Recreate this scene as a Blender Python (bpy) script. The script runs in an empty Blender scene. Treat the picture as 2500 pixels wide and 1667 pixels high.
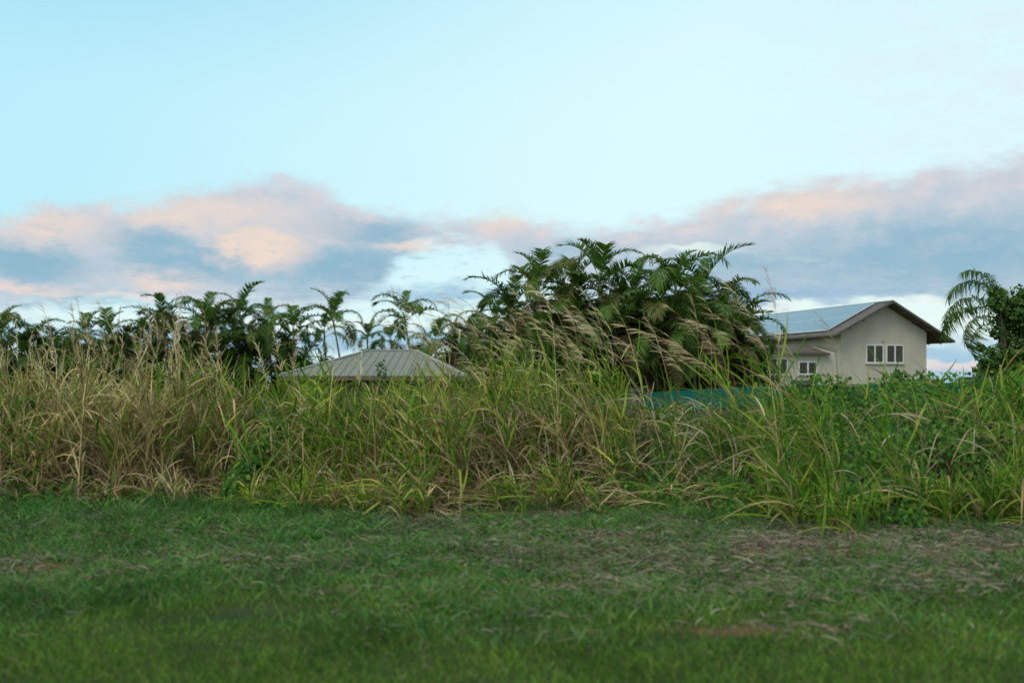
import bpy, bmesh, math, random
import numpy as np
from mathutils import Vector, Matrix

random.seed(7)
rng = np.random.default_rng(11)
scene = bpy.context.scene
COL = scene.collection
R = math.radians

# ------------------------------------------------------------------ camera
CAMZ, FPX, HOR = 1.5, 2430.0, 940.0
cam_data = bpy.data.cameras.new('camera')
cam = bpy.data.objects.new('camera', cam_data)
COL.objects.link(cam)
cam.location = (0, 0, CAMZ)
cam.rotation_euler = (R(90), 0, 0)
cam_data.sensor_width = 36.0
cam_data.lens = 35.0
cam_data.shift_y = (HOR - 833.5) / 2500.0
cam_data.clip_start = 0.1
cam_data.clip_end = 9000
cam_data.dof.use_dof = True
cam_data.dof.focus_distance = 22.0
cam_data.dof.aperture_fstop = 1.15
scene.camera = cam

# ------------------------------------------------------------------ light and exposure
SUN_EL, SUN_AZ = R(52), R(215)          # behind the camera, a little to its left (azimuth from +Y, clockwise)
scene.view_settings.view_transform = 'Standard'
scene.view_settings.look = 'None'
scene.view_settings.exposure = 0.8
scene.view_settings.gamma = 1.0
scene.view_settings.use_curve_mapping = False
sun_data = bpy.data.lights.new('sun', 'SUN')
sun_data.energy = 1.0
sun_data.angle = R(30)
sun_data.color = (1.0, 0.95, 0.84)
sun = bpy.data.objects.new('sun', sun_data)
COL.objects.link(sun)
_to_sun = Vector((math.sin(SUN_AZ) * math.cos(SUN_EL), math.cos(SUN_AZ) * math.cos(SUN_EL), math.sin(SUN_EL)))
sun.rotation_euler = _to_sun.to_track_quat('Z', 'Y').to_euler()
sun.location = (0, -20, 30)

# ------------------------------------------------------------------ world: Nishita sky with a dusk cloud bank
world = bpy.data.worlds.new('World')
scene.world = world
world.use_nodes = True
NT = world.node_tree
for n in list(NT.nodes):
    NT.nodes.remove(n)


class E:
    """a scalar node socket with operators"""
    def __init__(self, s): self.s = s
    def __add__(a, b): return op('ADD', a, b)
    def __radd__(a, b): return op('ADD', b, a)
    def __sub__(a, b): return op('SUBTRACT', a, b)
    def __rsub__(a, b): return op('SUBTRACT', b, a)
    def __mul__(a, b): return op('MULTIPLY', a, b)
    def __rmul__(a, b): return op('MULTIPLY', b, a)
    def __truediv__(a, b): return op('DIVIDE', a, b)


def plug(sock, v):
    if isinstance(v, E): NT.links.new(v.s, sock)
    elif hasattr(v, 'is_output'): NT.links.new(v, sock)
    else: sock.default_value = v


def op(kind, a, b=None):
    n = NT.nodes.new('ShaderNodeMath'); n.operation = kind
    plug(n.inputs[0], a)
    if b is not None: plug(n.inputs[1], b)
    return E(n.outputs[0])


def sstep(x, lo, hi):
    n = NT.nodes.new('ShaderNodeMapRange'); n.interpolation_type = 'SMOOTHSTEP'
    plug(n.inputs['Value'], x)
    plug(n.inputs['From Min'], lo); plug(n.inputs['From Max'], hi)
    return E(n.outputs['Result'])


def mixc(f, a, b):
    n = NT.nodes.new('ShaderNodeMix'); n.data_type = 'RGBA'; n.clamp_factor = True
    plug(n.inputs[0], f)
    for k, v in ((6, a), (7, b)):
        if isinstance(v, tuple): n.inputs[k].default_value = (*v, 1)
        else: NT.links.new(v, n.inputs[k])
    return n.outputs[2]


def noise(vec, scale, detail=4, rough=0.55):
    n = NT.nodes.new('ShaderNodeTexNoise')
    NT.links.new(vec, n.inputs['Vector'])
    n.inputs['Scale'].default_value = scale
    n.inputs['Detail'].default_value = detail
    n.inputs['Roughness'].default_value = rough
    return E(n.outputs[0])


def comb(x, y, z):
    n = NT.nodes.new('ShaderNodeCombineXYZ')
    plug(n.inputs[0], x); plug(n.inputs[1], y); plug(n.inputs[2], z)
    return n.outputs[0]


def lin(r, g, b):
    f = lambda c: c / 12.92 if c <= 0.04045 else ((c + 0.055) / 1.055) ** 2.4
    return (f(r / 255), f(g / 255), f(b / 255))


def AZ(px): return math.degrees(math.atan((px - 1250) / FPX))
def EL(py, px=1250): return math.degrees(math.atan((HOR - py) / FPX * math.cos(R(AZ(px)))))


tc = NT.nodes.new('ShaderNodeTexCoord')
sep = NT.nodes.new('ShaderNodeSeparateXYZ')
NT.links.new(tc.outputs['Generated'], sep.inputs[0])
dx, dy, dz = (E(s) for s in sep.outputs)
az = op('ARCTAN2', dx, dy) * 57.29578
el = op('ARCSINE', dz) * 57.29578
nv = comb(az * 0.1, el * 0.22, 0.0)
n_big = noise(nv, 1.3, 3) - 0.5
n_mid = noise(nv, 3.4, 5, 0.6) - 0.5
n_bil = noise(comb(az * 0.1, el * 0.17, 7.0), 7.5, 3, 0.5) - 0.5
n_bi2 = noise(comb((az - 0.9) * 0.1, (el + 1.0) * 0.17, 7.0), 7.5, 3, 0.5) - 0.5
relief = n_bil - n_bi2
n_fin = noise(comb(az * 0.1, el * 0.36, 3.0), 7.0, 5, 0.6) - 0.5
waz = az + n_big * 2.0 + n_mid * 2.4 + n_bil * 1.6
wel = el + n_mid * 1.2 + n_bil * 1.2 + n_fin * 0.5


def blob(px, py, rx, ry, soft=0.75):
    a = (waz - AZ(px)) / (math.degrees(rx / FPX))
    e = (wel - EL(py, px)) / (math.degrees(ry / FPX))
    d = op('SQRT', a * a + e * e)
    return sstep(d, 1.0 + soft * 0.62, 1.0 - soft * 1.15)


def amax(*v):
    r = v[0]
    for x in v[1:]: r = op('MAXIMUM', r, x)
    return r


def profile(pts):
    n = NT.nodes.new('ShaderNodeFloatCurve')
    c = n.mapping.curves[0]
    xs = [((AZ(p) + 40) / 80, max(0, EL(y, p)) / 20) for p, y in pts]
    c.points[0].location = xs[0]; c.points[1].location = xs[-1]
    for q in xs[1:-1]: c.points.new(*q)
    n.mapping.update()
    NT.links.new(((az + n_big * 1.5 + 40.0) / 80.0).s, n.inputs['Value'])
    return E(n.outputs[0]) * 20.0


nish = NT.nodes.new('ShaderNodeTexSky')
nish.sky_type = 'NISHITA'
nish.sun_disc = False
nish.sun_elevation = SUN_EL
nish.sun_rotation = SUN_AZ
nish.air_density = 1.0
nish.dust_density = 1.0
nish.ozone_density = 1.0
SKY_STRENGTH = 0.15
TINT = (0.62, 0.62, 0.54)
sky_mul = NT.nodes.new('ShaderNodeMix'); sky_mul.data_type = 'RGBA'; sky_mul.blend_type = 'MULTIPLY'
sky_mul.inputs[0].default_value = 1.0
NT.links.new(nish.outputs[0], sky_mul.inputs[6])
sky_mul.inputs[7].default_value = (*TINT, 1)


def C(r, g, b):                          # a displayed colour as radiance before the background strength
    return tuple(c / SKY_STRENGTH / 2 ** 0.8 for c in lin(r, g, b))


front = sstep(dy, -0.1, 0.5)             # the pale half of the dusk sky, opposite the sunset
pale = mixc(sstep(az + el * -0.35 + n_big * 6.0, -38.0, 6.0), C(186, 237, 252), C(219, 251, 255))
pale = mixc(sstep(el + n_big * 3.0, 14.0, 27.0) * 0.8, pale, mixc(sstep(az + n_big * 5.0, -26.0, 14.0), C(136, 208, 238), C(206, 244, 255)))
c0 = mixc(front, sky_mul.outputs[2], pale)
# veil of thin lavender cloud, upper right
veil = sstep(az + n_big * 8.0, 10.0, 27.0) * sstep(n_mid + n_fin * 0.6, -0.25, 0.30) * sstep(el, 4.0, 14.0)
c1 = mixc(veil * 0.55, c0, C(226, 232, 248))
# creamy low band over the horizon
lowband = sstep(el + n_mid * 2.0, 7.2, 3.6)
c2 = mixc(lowband * 0.85 * front, c1, C(226, 250, 250))
# the cloud bank
top = profile([(-700, 560), (-200, 540), (0, 528), (110, 492), (200, 482), (330, 488), (480, 458), (640, 432), (770, 440), (860, 490), (960, 515),
               (1100, 520), (1240, 516), (1340, 535), (1480, 548), (1640, 530), (1780, 482), (1900, 446), (2020, 430), (2150, 432), (2290, 396),
               (2400, 398), (2500, 368), (2700, 350), (3300, 420)])
bot = profile([(-700, 770), (0, 765), (300, 745), (600, 752), (850, 742), (985, 640), (1080, 600), (1180, 605), (1300, 690), (1500, 735), (1800, 770),
               (2000, 745), (2250, 735), (2500, 745), (3300, 760)])
edge = (top - el) + n_mid * 1.3 + n_bil * 1.7 + n_fin * 0.6
bank = sstep(edge, -0.45, 1.0) * sstep(wel - bot + n_fin * 1.6, -0.7, 0.9) * front
warm_rim = sstep(edge, 3.1, 0.5)
dark_in = amax(blob(370, 590, 130, 50), blob(830, 655, 230, 75), blob(40, 640, 190, 60), blob(520, 640, 260, 60), blob(2320, 620, 430, 95),
               blob(1800, 660, 260, 60) * 0.8, blob(1430, 610, 200, 36) * 0.5, blob(900, 560, 150, 40), blob(350, 745, 260, 25))
peach = amax(blob(635, 600, 135, 66, 0.5) * 1.15, blob(100, 545, 180, 62), blob(410, 690, 125, 36), blob(40, 705, 150, 20), blob(470, 515, 330, 55),
             blob(1240, 535, 150, 32), blob(1960, 500, 260, 52), blob(760, 560, 160, 55) * 0.6, blob(1020, 598, 100, 14), blob(330, 728, 240, 10)) * 0.85
warm = op('MINIMUM', op('MAXIMUM', warm_rim * 0.5 + n_mid * 0.4 + relief * 1.5 - dark_in * 0.5, peach * 0.95 + relief * 0.6), 1.0)
grey = mixc(sstep(dark_in + n_mid * 0.9 + n_fin * 0.3, -0.05, 1.15), C(188, 202, 215), C(136, 178, 201))
peachc = mixc(peach, C(222, 212, 217), C(242, 217, 202))
cloudc = mixc(op('MAXIMUM', warm, 0.0), grey, peachc)
c3 = mixc(bank * 0.92, c2, cloudc)
# ragged flecks in the bright gap and streaks low down
fleck = sstep(n_fin + n_mid * 0.6, 0.03, 0.26) * sstep(el, 9.2, 7.0) * front
c4 = mixc(fleck * 0.7, c3, C(150, 190, 208))
streak = amax(blob(2330, 850, 330, 46, 0.5), blob(600, 830, 900, 30, 0.6), blob(1080, 720, 210, 26, 0.8), blob(1900, 720, 330, 20, 0.8), blob(900, 905, 1700, 26, 0.6), blob(2300, 915, 260, 22, .5)) * front
c5 = mixc(streak * 0.75, c4, C(142, 184, 214))
wisp = 0.6 * sstep(n_fin * 0.5 + n_mid, 0.06, 0.30) * sstep(wel, 8.4, 6.6) * sstep(az + n_big * 8.0, 0.0, 7.0) * front
bright = amax(wisp, blob(1690, 612, 130, 14, 0.8), blob(1900, 760, 190, 16, 0.8), blob(2240, 745, 130, 26, 0.6), blob(2330, 800, 200, 40, .7), blob(700, 790, 500, 16, .8))
c6 = mixc(bright * 0.7 * front, c5, C(238, 252, 246))
pinkline = blob(2350, 893, 220, 12, 0.8)
c7 = mixc(pinkline * 0.7 * front, c6, C(240, 214, 210))
bg = NT.nodes.new('ShaderNodeBackground')
bg.inputs['Strength'].default_value = SKY_STRENGTH
NT.links.new(c7, bg.inputs['Color'])
wo = NT.nodes.new('ShaderNodeOutputWorld')
NT.links.new(bg.outputs[0], wo.inputs['Surface'])
world.cycles.sampling_method = 'MANUAL'
world.cycles.sample_map_resolution = 512


# ------------------------------------------------------------------ helpers
def at(px, py, Y):
    return Vector(((px - 1250) / FPX * Y, Y, CAMZ + (HOR - py) / FPX * Y))


def tag(o, label=None, cat=None, group=None, kind=None):
    if label: o['label'] = label
    if cat: o['category'] = cat
    if group: o['group'] = group
    if kind: o['kind'] = kind
    return o


def empty(name, loc, rz=0.0):
    o = bpy.data.objects.new(name, None)
    COL.objects.link(o)
    o.location = loc
    o.rotation_euler = (0, 0, rz)
    o.empty_display_size = 0.3
    return o


def link(name, me, parent=None):
    o = bpy.data.objects.new(name, me)
    COL.objects.link(o)
    if parent is not None: o.parent = parent
    return o


def from_bm(name, bm, mat, parent=None, smooth=False):
    bmesh.ops.recalc_face_normals(bm, faces=bm.faces)
    me = bpy.data.meshes.new(name)
    bm.to_mesh(me); bm.free()
    if smooth: me.polygons.foreach_set('use_smooth', [True] * len(me.polygons))
    me.materials.append(mat)
    return link(name, me, parent)


def box(bm, x0, x1, y0, y1, z0, z1, M=None):
    vs = [bm.verts.new(p) for p in ((x0, y0, z0), (x1, y0, z0), (x1, y1, z0), (x0, y1, z0), (x0, y0, z1), (x1, y0, z1), (x1, y1, z1), (x0, y1, z1))]
    if M is not None:
        for v in vs: v.co = M @ v.co
    for f in ((0, 3, 2, 1), (4, 5, 6, 7), (0, 1, 5, 4), (1, 2, 6, 5), (2, 3, 7, 6), (3, 0, 4, 7)):
        bm.faces.new([vs[i] for i in f])


def prism(bm, poly, ax, a0, a1):
    """a polygon (pairs) extruded along an axis"""
    def put(p, a): return {'y': (p[0], a, p[1]), 'x': (a, p[0], p[1])}[ax]
    A = [bm.verts.new(put(p, a0)) for p in poly]
    B = [bm.verts.new(put(p, a1)) for p in poly]
    bm.faces.new(A); bm.faces.new(B[::-1])
    for i in range(len(poly)):
        j = (i + 1) % len(poly)
        bm.faces.new((A[i], B[i], B[j], A[j]))


def tube(bm, pts, radii, seg=7):
    rings = []
    for i, p in enumerate(pts):
        t = (pts[min(i + 1, len(pts) - 1)] - pts[max(i - 1, 0)]).normalized()
        u = t.cross(Vector((0.3, 0.95, 0.05))).normalized(); w = t.cross(u)
        rings.append([bm.verts.new(p + (u * math.cos(k / seg * math.tau) + w * math.sin(k / seg * math.tau)) * radii[i]) for k in range(seg)])
    for a, b in zip(rings, rings[1:]):
        for k in range(seg):
            bm.faces.new((a[k], a[(k + 1) % seg], b[(k + 1) % seg], b[k]))
    bm.faces.new(rings[0][::-1]); bm.faces.new(rings[-1])


class Ribbons:
    """collects blades (n, k sections) as numpy arrays and builds one mesh with a colour per vertex"""
    def __init__(self):
        self.v, self.f, self.c, self.n = [], [], [], 0

    def add(self, P, W, S, Cc):
        n, k, _ = P.shape
        if n == 0: return
        off = S * (W[..., None] * 0.5)
        V = np.stack([P - off, P + off], axis=2).reshape(-1, 3)
        base = self.n + (np.arange(n) * k * 2)[:, None] + (np.arange(k - 1) * 2)[None, :]
        F = np.stack([base, base + 1, base + 3, base + 2], axis=-1).reshape(-1, 4)
        if Cc.ndim == 2: Cc = np.repeat(Cc[:, None, :], k, axis=1)
        CC = np.repeat(Cc[:, :, None, :], 2, axis=2).reshape(-1, 3)
        self.v.append(V); self.f.append(F); self.c.append(CC); self.n += len(V)

    def leaves(self, P, Nrm, Up, size, Cc, shape):
        """flat polygons: shape is a list of (x, y, lift)"""
        n = len(P)
        X = np.cross(Up, Nrm); X /= np.linalg.norm(X, axis=1)[:, None] + 1e-9
        Yv = np.cross(Nrm, X)
        vs = [P + (X * sx + Yv * sy + Nrm * sz) * size[:, None] for sx, sy, sz in shape]
        V = np.stack(vs, axis=1).reshape(-1, 3)
        m = len(shape)
        b = self.n + np.arange(n) * m
        quads = {4: [(0, 1, 2, 3)], 6: [(0, 1, 2, 3), (0, 3, 4, 5)]}[m]
        for q in quads:
            self.f.append(np.stack([b + i for i in q], axis=1))
        self.v.append(V); self.c.append(np.repeat(Cc[:, None, :], m, axis=1).reshape(-1, 3)); self.n += len(V)

    def mesh(self, name, mat):
        V = np.concatenate(self.v); F = np.concatenate(self.f); CC = np.concatenate(self.c)
        me = bpy.data.meshes.new(name)
        me.vertices.add(len(V)); me.vertices.foreach_set('co', V.astype(np.float32).ravel())
        me.loops.add(F.size); me.loops.foreach_set('vertex_index', F.astype(np.int32).ravel())
        me.polygons.add(len(F)); me.polygons.foreach_set('loop_start', np.arange(0, F.size, 4, dtype=np.int32))
        me.polygons.foreach_set('use_smooth', np.ones(len(F), dtype=bool))
        at_ = me.attributes.new('tone', 'FLOAT_COLOR', 'POINT')
        at_.data.foreach_set('color', np.concatenate([CC, np.ones((len(CC), 1))], axis=1).astype(np.float32).ravel())
        me.update(); me.validate()
        me.materials.append(mat)
        return me

    def build(self, name, mat, parent=None):
        return link(name, self.mesh(name, mat), parent)


def unit(v): return v / (np.linalg.norm(v, axis=-1, keepdims=True) + 1e-9)


def side_of(D, spread=1.0):
    """a random unit vector at right angles to D"""
    r = rng.normal(size=D.shape) * np.array([1, spread, 0.35])
    return unit(r - D * np.sum(r * D, axis=1, keepdims=True))


def pal(n, *cols, jitter=0.18, p=None):
    """n base colours picked from cols, each a little varied"""
    A = np.array(cols)[rng.choice(len(cols), n, p=p)]
    return np.clip(A * (1 + rng.normal(size=(n, 1)) * jitter) * (1 + rng.normal(size=(n, 3)) * jitter * 0.35), 0.004, 0.9)


# ------------------------------------------------------------------ materials
def mat_new(name):
    m = bpy.data.materials.new(name); m.use_nodes = True
    nt = m.node_tree
    b = nt.nodes['Principled BSDF']
    return m, nt, b


def mat_leaf(name, trans=0.25, rough=0.75, spec=0.05, tscale=(1.25, 1.3, 0.6)):
    m, nt, b = mat_new(name)
    a = nt.nodes.new('ShaderNodeAttribute'); a.attribute_name = 'tone'
    b.inputs['Roughness'].default_value = rough
    b.inputs['Specular IOR Level'].default_value = spec
    nt.links.new(a.outputs['Color'], b.inputs['Base Color'])
    t = nt.nodes.new('ShaderNodeBsdfTranslucent')
    mx = nt.nodes.new('ShaderNodeMix'); mx.data_type = 'RGBA'; mx.blend_type = 'MULTIPLY'; mx.inputs[0].default_value = 1
    nt.links.new(a.outputs['Color'], mx.inputs[6]); mx.inputs[7].default_value = (*tscale, 1)
    nt.links.new(mx.outputs[2], t.inputs['Color'])
    ms = nt.nodes.new('ShaderNodeMixShader'); ms.inputs[0].default_value = trans
    nt.links.new(b.outputs[0], ms.inputs[1]); nt.links.new(t.outputs[0], ms.inputs[2])
    nt.links.new(ms.outputs[0], nt.nodes['Material Output'].inputs['Surface'])
    return m


def mat_plain(name, c0, c1, scale=6.0, rough=0.8, spec=0.3, stretch=(1, 1, 1), bump=0.0, metallic=0.0, detail=6):
    m, nt, b = mat_new(name)
    t = nt.nodes.new('ShaderNodeTexCoord'); mp = nt.nodes.new('ShaderNodeMapping')
    mp.inputs['Scale'].default_value = stretch
    nt.links.new(t.outputs['Object'], mp.inputs[0])
    n = nt.nodes.new('ShaderNodeTexNoise'); n.inputs['Scale'].default_value = scale; n.inputs['Detail'].default_value = detail
    nt.links.new(mp.outputs[0], n.inputs['Vector'])
    r = nt.nodes.new('ShaderNodeValToRGB')
    r.color_ramp.elements[0].position = 0.3; r.color_ramp.elements[1].position = 0.7
    r.color_ramp.elements[0].color = (*c0, 1); r.color_ramp.elements[1].color = (*c1, 1)
    nt.links.new(n.outputs[0], r.inputs[0]); nt.links.new(r.outputs[0], b.inputs['Base Color'])
    b.inputs['Roughness'].default_value = rough
    b.inputs['Specular IOR Level'].default_value = spec
    b.inputs['Metallic'].default_value = metallic
    if bump:
        bp = nt.nodes.new('ShaderNodeBump'); bp.inputs['Strength'].default_value = bump; bp.inputs['Distance'].default_value = 0.02
        nt.links.new(n.outputs[0], bp.inputs['Height']); nt.links.new(bp.outputs[0], b.inputs['Normal'])
    return m


M_GRASS = mat_leaf('grass_blades', 0.22)
M_DRY = mat_leaf('dry_grass', 0.2, 0.85, 0.05, (1.1, 1.05, 0.8))
M_CREEPER = mat_leaf('creeper_leaf', 0.2, 0.55, 0.12)
M_FROND = mat_leaf('palm_frond', 0.36, 0.55, 0.15)
M_TREE = mat_leaf('tree_leaf', 0.28, 0.55, 0.15)
M_TRUNK = mat_plain('palm_trunk', (0.10, 0.085, 0.06), (0.20, 0.18, 0.13), 3, 0.85, 0.2, (1, 1, 6), 0.4)
M_SHAFT = mat_plain('palm_crownshaft', (0.12, 0.15, 0.05), (0.20, 0.21, 0.08), 4, 0.6, 0.3)
M_BARK = mat_plain('tree_bark', (0.05, 0.04, 0.03), (0.12, 0.10, 0.075), 8, 0.9, 0.2, (1, 1, 0.3), 0.5)
M_WALL = mat_plain('rendered_wall', (0.50, 0.46, 0.36), (0.58, 0.535, 0.425), 0.9, 0.9, 0.2, (1, 1, 0.45), 0.1)
M_ROOF = mat_plain('grey_brown_roof', (0.085, 0.075, 0.065), (0.14, 0.125, 0.105), 2.5, 0.75, 0.3)
M_FASCIA = mat_plain('fascia_timber', (0.085, 0.08, 0.07), (0.125, 0.115, 0.10), 4, 0.75, 0.3)
M_SOFFIT = mat_plain('soffit_timber', (0.10, 0.075, 0.055), (0.16, 0.12, 0.09), 5, 0.85, 0.2)
M_FRAME = mat_plain('white_frame', (0.74, 0.76, 0.75), (0.82, 0.83, 0.82), 3, 0.5, 0.4)
M_METALROOF = mat_plain('pale_metal_roof', (0.19, 0.195, 0.155), (0.225, 0.228, 0.18), 0.5, 0.7, 0.25, (1, 1, 1), 0.0)
M_BROWN = mat_plain('brown_timber', (0.10, 0.07, 0.05), (0.17, 0.125, 0.09), 3, 0.8, 0.3, (0.3, 0.3, 4))
M_TEAL = mat_plain('teal_paint', (0.003, 0.105, 0.085), (0.006, 0.145, 0.12), 3.0, 0.8, 0.12)

m, nt, b = mat_new('solar_glass')
b.inputs['Base Color'].default_value = (0.05, 0.13, 0.20, 1)
b.inputs['Roughness'].default_value = 0.12
b.inputs['Specular IOR Level'].default_value = 1.0
M_SOLAR = m
m, nt, b = mat_new('window_glass')
b.inputs['Base Color'].default_value = (0.022, 0.026, 0.024, 1)
b.inputs['Roughness'].default_value = 0.08
b.inputs['Specular IOR Level'].default_value = 0.5
M_GLASS = m

# block wall
m, nt, b = mat_new('grey_blockwork')
t = nt.nodes.new('ShaderNodeTexCoord'); mp = nt.nodes.new('ShaderNodeMapping'); mp.inputs['Rotation'].default_value = (R(90), 0, 0)
nt.links.new(t.outputs['Object'], mp.inputs[0])
br = nt.nodes.new('ShaderNodeTexBrick')
br.inputs['Scale'].default_value = 1.0; br.inputs['Brick Width'].default_value = 0.40; br.inputs['Row Height'].default_value = 0.20
br.inputs['Mortar Size'].default_value = 0.008
br.inputs['Color1'].default_value = (0.075, 0.085, 0.08, 1); br.inputs['Color2'].default_value = (0.11, 0.12, 0.112, 1); br.inputs['Mortar'].default_value = (0.045, 0.048, 0.045, 1)
nt.links.new(mp.outputs[0], br.inputs['Vector']); nt.links.new(br.outputs['Color'], b.inputs['Base Color'])
b.inputs['Roughness'].default_value = 0.95
M_BLOCK = m

# ground: soil, thatch and short turf colours by noise
m, nt, b = mat_new('turf_and_soil')
t = nt.nodes.new('ShaderNodeTexCoord')
n1 = nt.nodes.new('ShaderNodeTexNoise'); n1.inputs['Scale'].default_value = 1.3; n1.inputs['Detail'].default_value = 8
n2 = nt.nodes.new('ShaderNodeTexNoise'); n2.inputs['Scale'].default_value = 45; n2.inputs['Detail'].default_value = 6
nt.links.new(t.outputs['Object'], n1.inputs['Vector']); nt.links.new(t.outputs['Object'], n2.inputs['Vector'])
r1 = nt.nodes.new('ShaderNodeValToRGB')
r1.color_ramp.elements[0].position = 0.35; r1.color_ramp.elements[0].color = (0.03, 0.06, 0.014, 1)
r1.color_ramp.elements[1].position = 0.7; r1.color_ramp.elements[1].color = (0.06, 0.075, 0.028, 1)
nt.links.new(n1.outputs[0], r1.inputs[0])
r2 = nt.nodes.new('ShaderNodeValToRGB')
r2.color_ramp.elements[0].position = 0.3; r2.color_ramp.elements[0].color = (0.45, 0.45, 0.45, 1)
r2.color_ramp.elements[1].position = 0.75; r2.color_ramp.elements[1].color = (1.3, 1.3, 1.3, 1)
nt.links.new(n2.outputs[0], r2.inputs[0])
a = nt.nodes.new('ShaderNodeAttribute'); a.attribute_name = 'soil'
mx0 = nt.nodes.new('ShaderNodeMix'); mx0.data_type = 'RGBA'
nt.links.new(a.outputs['Fac'], mx0.inputs[0]); nt.links.new(r1.outputs[0], mx0.inputs[6]); mx0.inputs[7].default_value = (0.165, 0.08, 0.048, 1)
mx = nt.nodes.new('ShaderNodeMix'); mx.data_type = 'RGBA'; mx.blend_type = 'MULTIPLY'; mx.inputs[0].default_value = 1
nt.links.new(mx0.outputs[2], mx.inputs[6]); nt.links.new(r2.outputs[0], mx.inputs[7])
nt.links.new(mx.outputs[2], b.inputs['Base Color'])
b.inputs['Roughness'].default_value = 1.0; b.inputs['Specular IOR Level'].default_value = 0.1
M_GROUND = m


# ------------------------------------------------------------------ ground
def bumps(x, y):
    return (0.035 * np.sin(x * 1.1 + 0.7 * np.sin(y * 0.9)) * np.sin(y * 1.3 + 1.0) + 0.02 * np.sin(x * 3.1 + y * 1.7) * np.sin(y * 2.9 - x * 0.8)
            + 0.012 * np.sin(x * 7.3 + 1.3) * np.sin(y * 6.1 + x * 2.0))


def ground_z(x, y):
    x = np.asarray(x, float); y = np.asarray(y, float)
    near = np.clip((y - 2) / 4, 0, 1) * np.clip((60 - y) / 30, 0, 1)
    rough = np.clip((y - 6.8) / 1.5, 0.25, 1.0)
    drop = -0.6 * np.clip((y - 17) / 10, 0, 1)
    return bumps(x, y) * near * rough + drop


SOIL = [(2.75, 8.75, 0.5, 0.26), (3.75, 8.85, 0.75, 0.34), (4.6, 9.05, 0.5, 0.28), (2.3, 9.05, 0.5, 0.22), (0.55, 7.55, 0.42, 0.2), (1.5, 6.1, 0.55, 0.14), (-3.9, 8.2, 0.35, 0.16), (-1.4, 7.2, 0.3, 0.1), (0.9, 9.6, .5, .2), (-1.2, 11.0, .45, .2)]


def soil_mask(x, y):
    x = np.asarray(x, float); y = np.asarray(y, float)
    w = 0.35 * np.sin(x * 5.1 + y * 3.0) + 0.3 * np.sin(x * 11.0 - y * 7.0)
    r = np.zeros_like(x + y)
    for sx, sy, rx, ry in SOIL:
        d = np.sqrt(((x - sx) / rx) ** 2 + ((y - sy) / ry) ** 2) + w * 0.6
        r = np.maximum(r, np.clip((1.2 - d) / 0.6, 0, 1))
    return r


gx = np.concatenate([[-4000, -1200, -400, -150, -70, -35, -20, -14], np.arange(-10, 10.01, 0.14), [14, 20, 35, 70, 150, 400, 1200, 4000]])
gy = np.concatenate([[-3000, -800, -200, -50, -15, -4, 0, 2, 3], np.arange(3.6, 15.01, 0.12), [16, 17, 18.5, 20, 22, 24, 27, 31, 36, 45, 60, 90, 150, 300, 800, 2500, 7000]])
GX, GY = np.meshgrid(gx, gy)
GZ = ground_z(GX, GY)
V = np.stack([GX, GY, GZ], -1).reshape(-1, 3)
ny, nx = GX.shape
idx = np.arange(nx * ny).reshape(ny, nx)
F = np.stack([idx[:-1, :-1], idx[:-1, 1:], idx[1:, 1:], idx[1:, :-1]], -1).reshape(-1, 4)
me = bpy.data.meshes.new('ground')
me.from_pydata(V.tolist(), [], F.tolist())
sa = me.attributes.new('soil', 'FLOAT', 'POINT')
sa.data.foreach_set('value', (soil_mask(GX, GY).ravel() * 0.95).astype(np.float32))
me.polygons.foreach_set('use_smooth', np.ones(len(F), dtype=bool))
me.materials.append(M_GROUND)
tag(link('ground', me), kind='structure')

# ------------------------------------------------------------------ house with solar panels
HY = 70.0
HZ = -0.6
U0 = 931.0
ax0 = U0 / FPX * HY
YAW = R(20)
cY, sY = math.cos(YAW), math.sin(YAW)
z_ap = CAMZ + (HOR - 734) / FPX * HY - HZ       # local apex height
PITCH = 0.5


def gable(px, py, q):
    """local x and z where the sight line of a photo point meets the plane y = q of the house"""
    u = (px - 1250) / FPX
    # X = ax0 + cY*a - sY*q ; Y = HY + sY*a + cY*q ; X = u*Y
    a = (u * (HY + cY * q) - ax0 + sY * q) / (cY - u * sY)
    Yd = HY + sY * a + cY * q
    return a, CAMZ + (HOR - py) / FPX * Yd - HZ


house = empty('house', (ax0, HY, HZ), YAW)
tag(house, 'grey rendered gabled house with solar panels on its roof', 'house')
WQ = 0.9
HW, HS, HL, LEN = 3.74, 5.47, 4.85, 20.0
bm = bmesh.new()
prism(bm, [(-HW, 0), (HW, 0), (HW, z_ap - 0.22 - PITCH * HW), (0, z_ap - 0.22), (-HW, z_ap - 0.22 - PITCH * HW)], 'y', WQ, LEN - 0.9)
from_bm('wall', bm, M_WALL, house)
sl = math.hypot(HS, HS * PITCH)
ang = math.atan(PITCH)
bm = bmesh.new()
prism(bm, [(0, z_ap), (HS, z_ap - PITCH * HS), (HS, z_ap - PITCH * HS - 0.10), (0, z_ap - 0.10), (-HL, z_ap - PITCH * HL - 0.10), (-HL, z_ap - PITCH * HL)], 'y', 0.03, LEN)
roof = from_bm('roof', bm, M_ROOF, house)
bm = bmesh.new()
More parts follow.
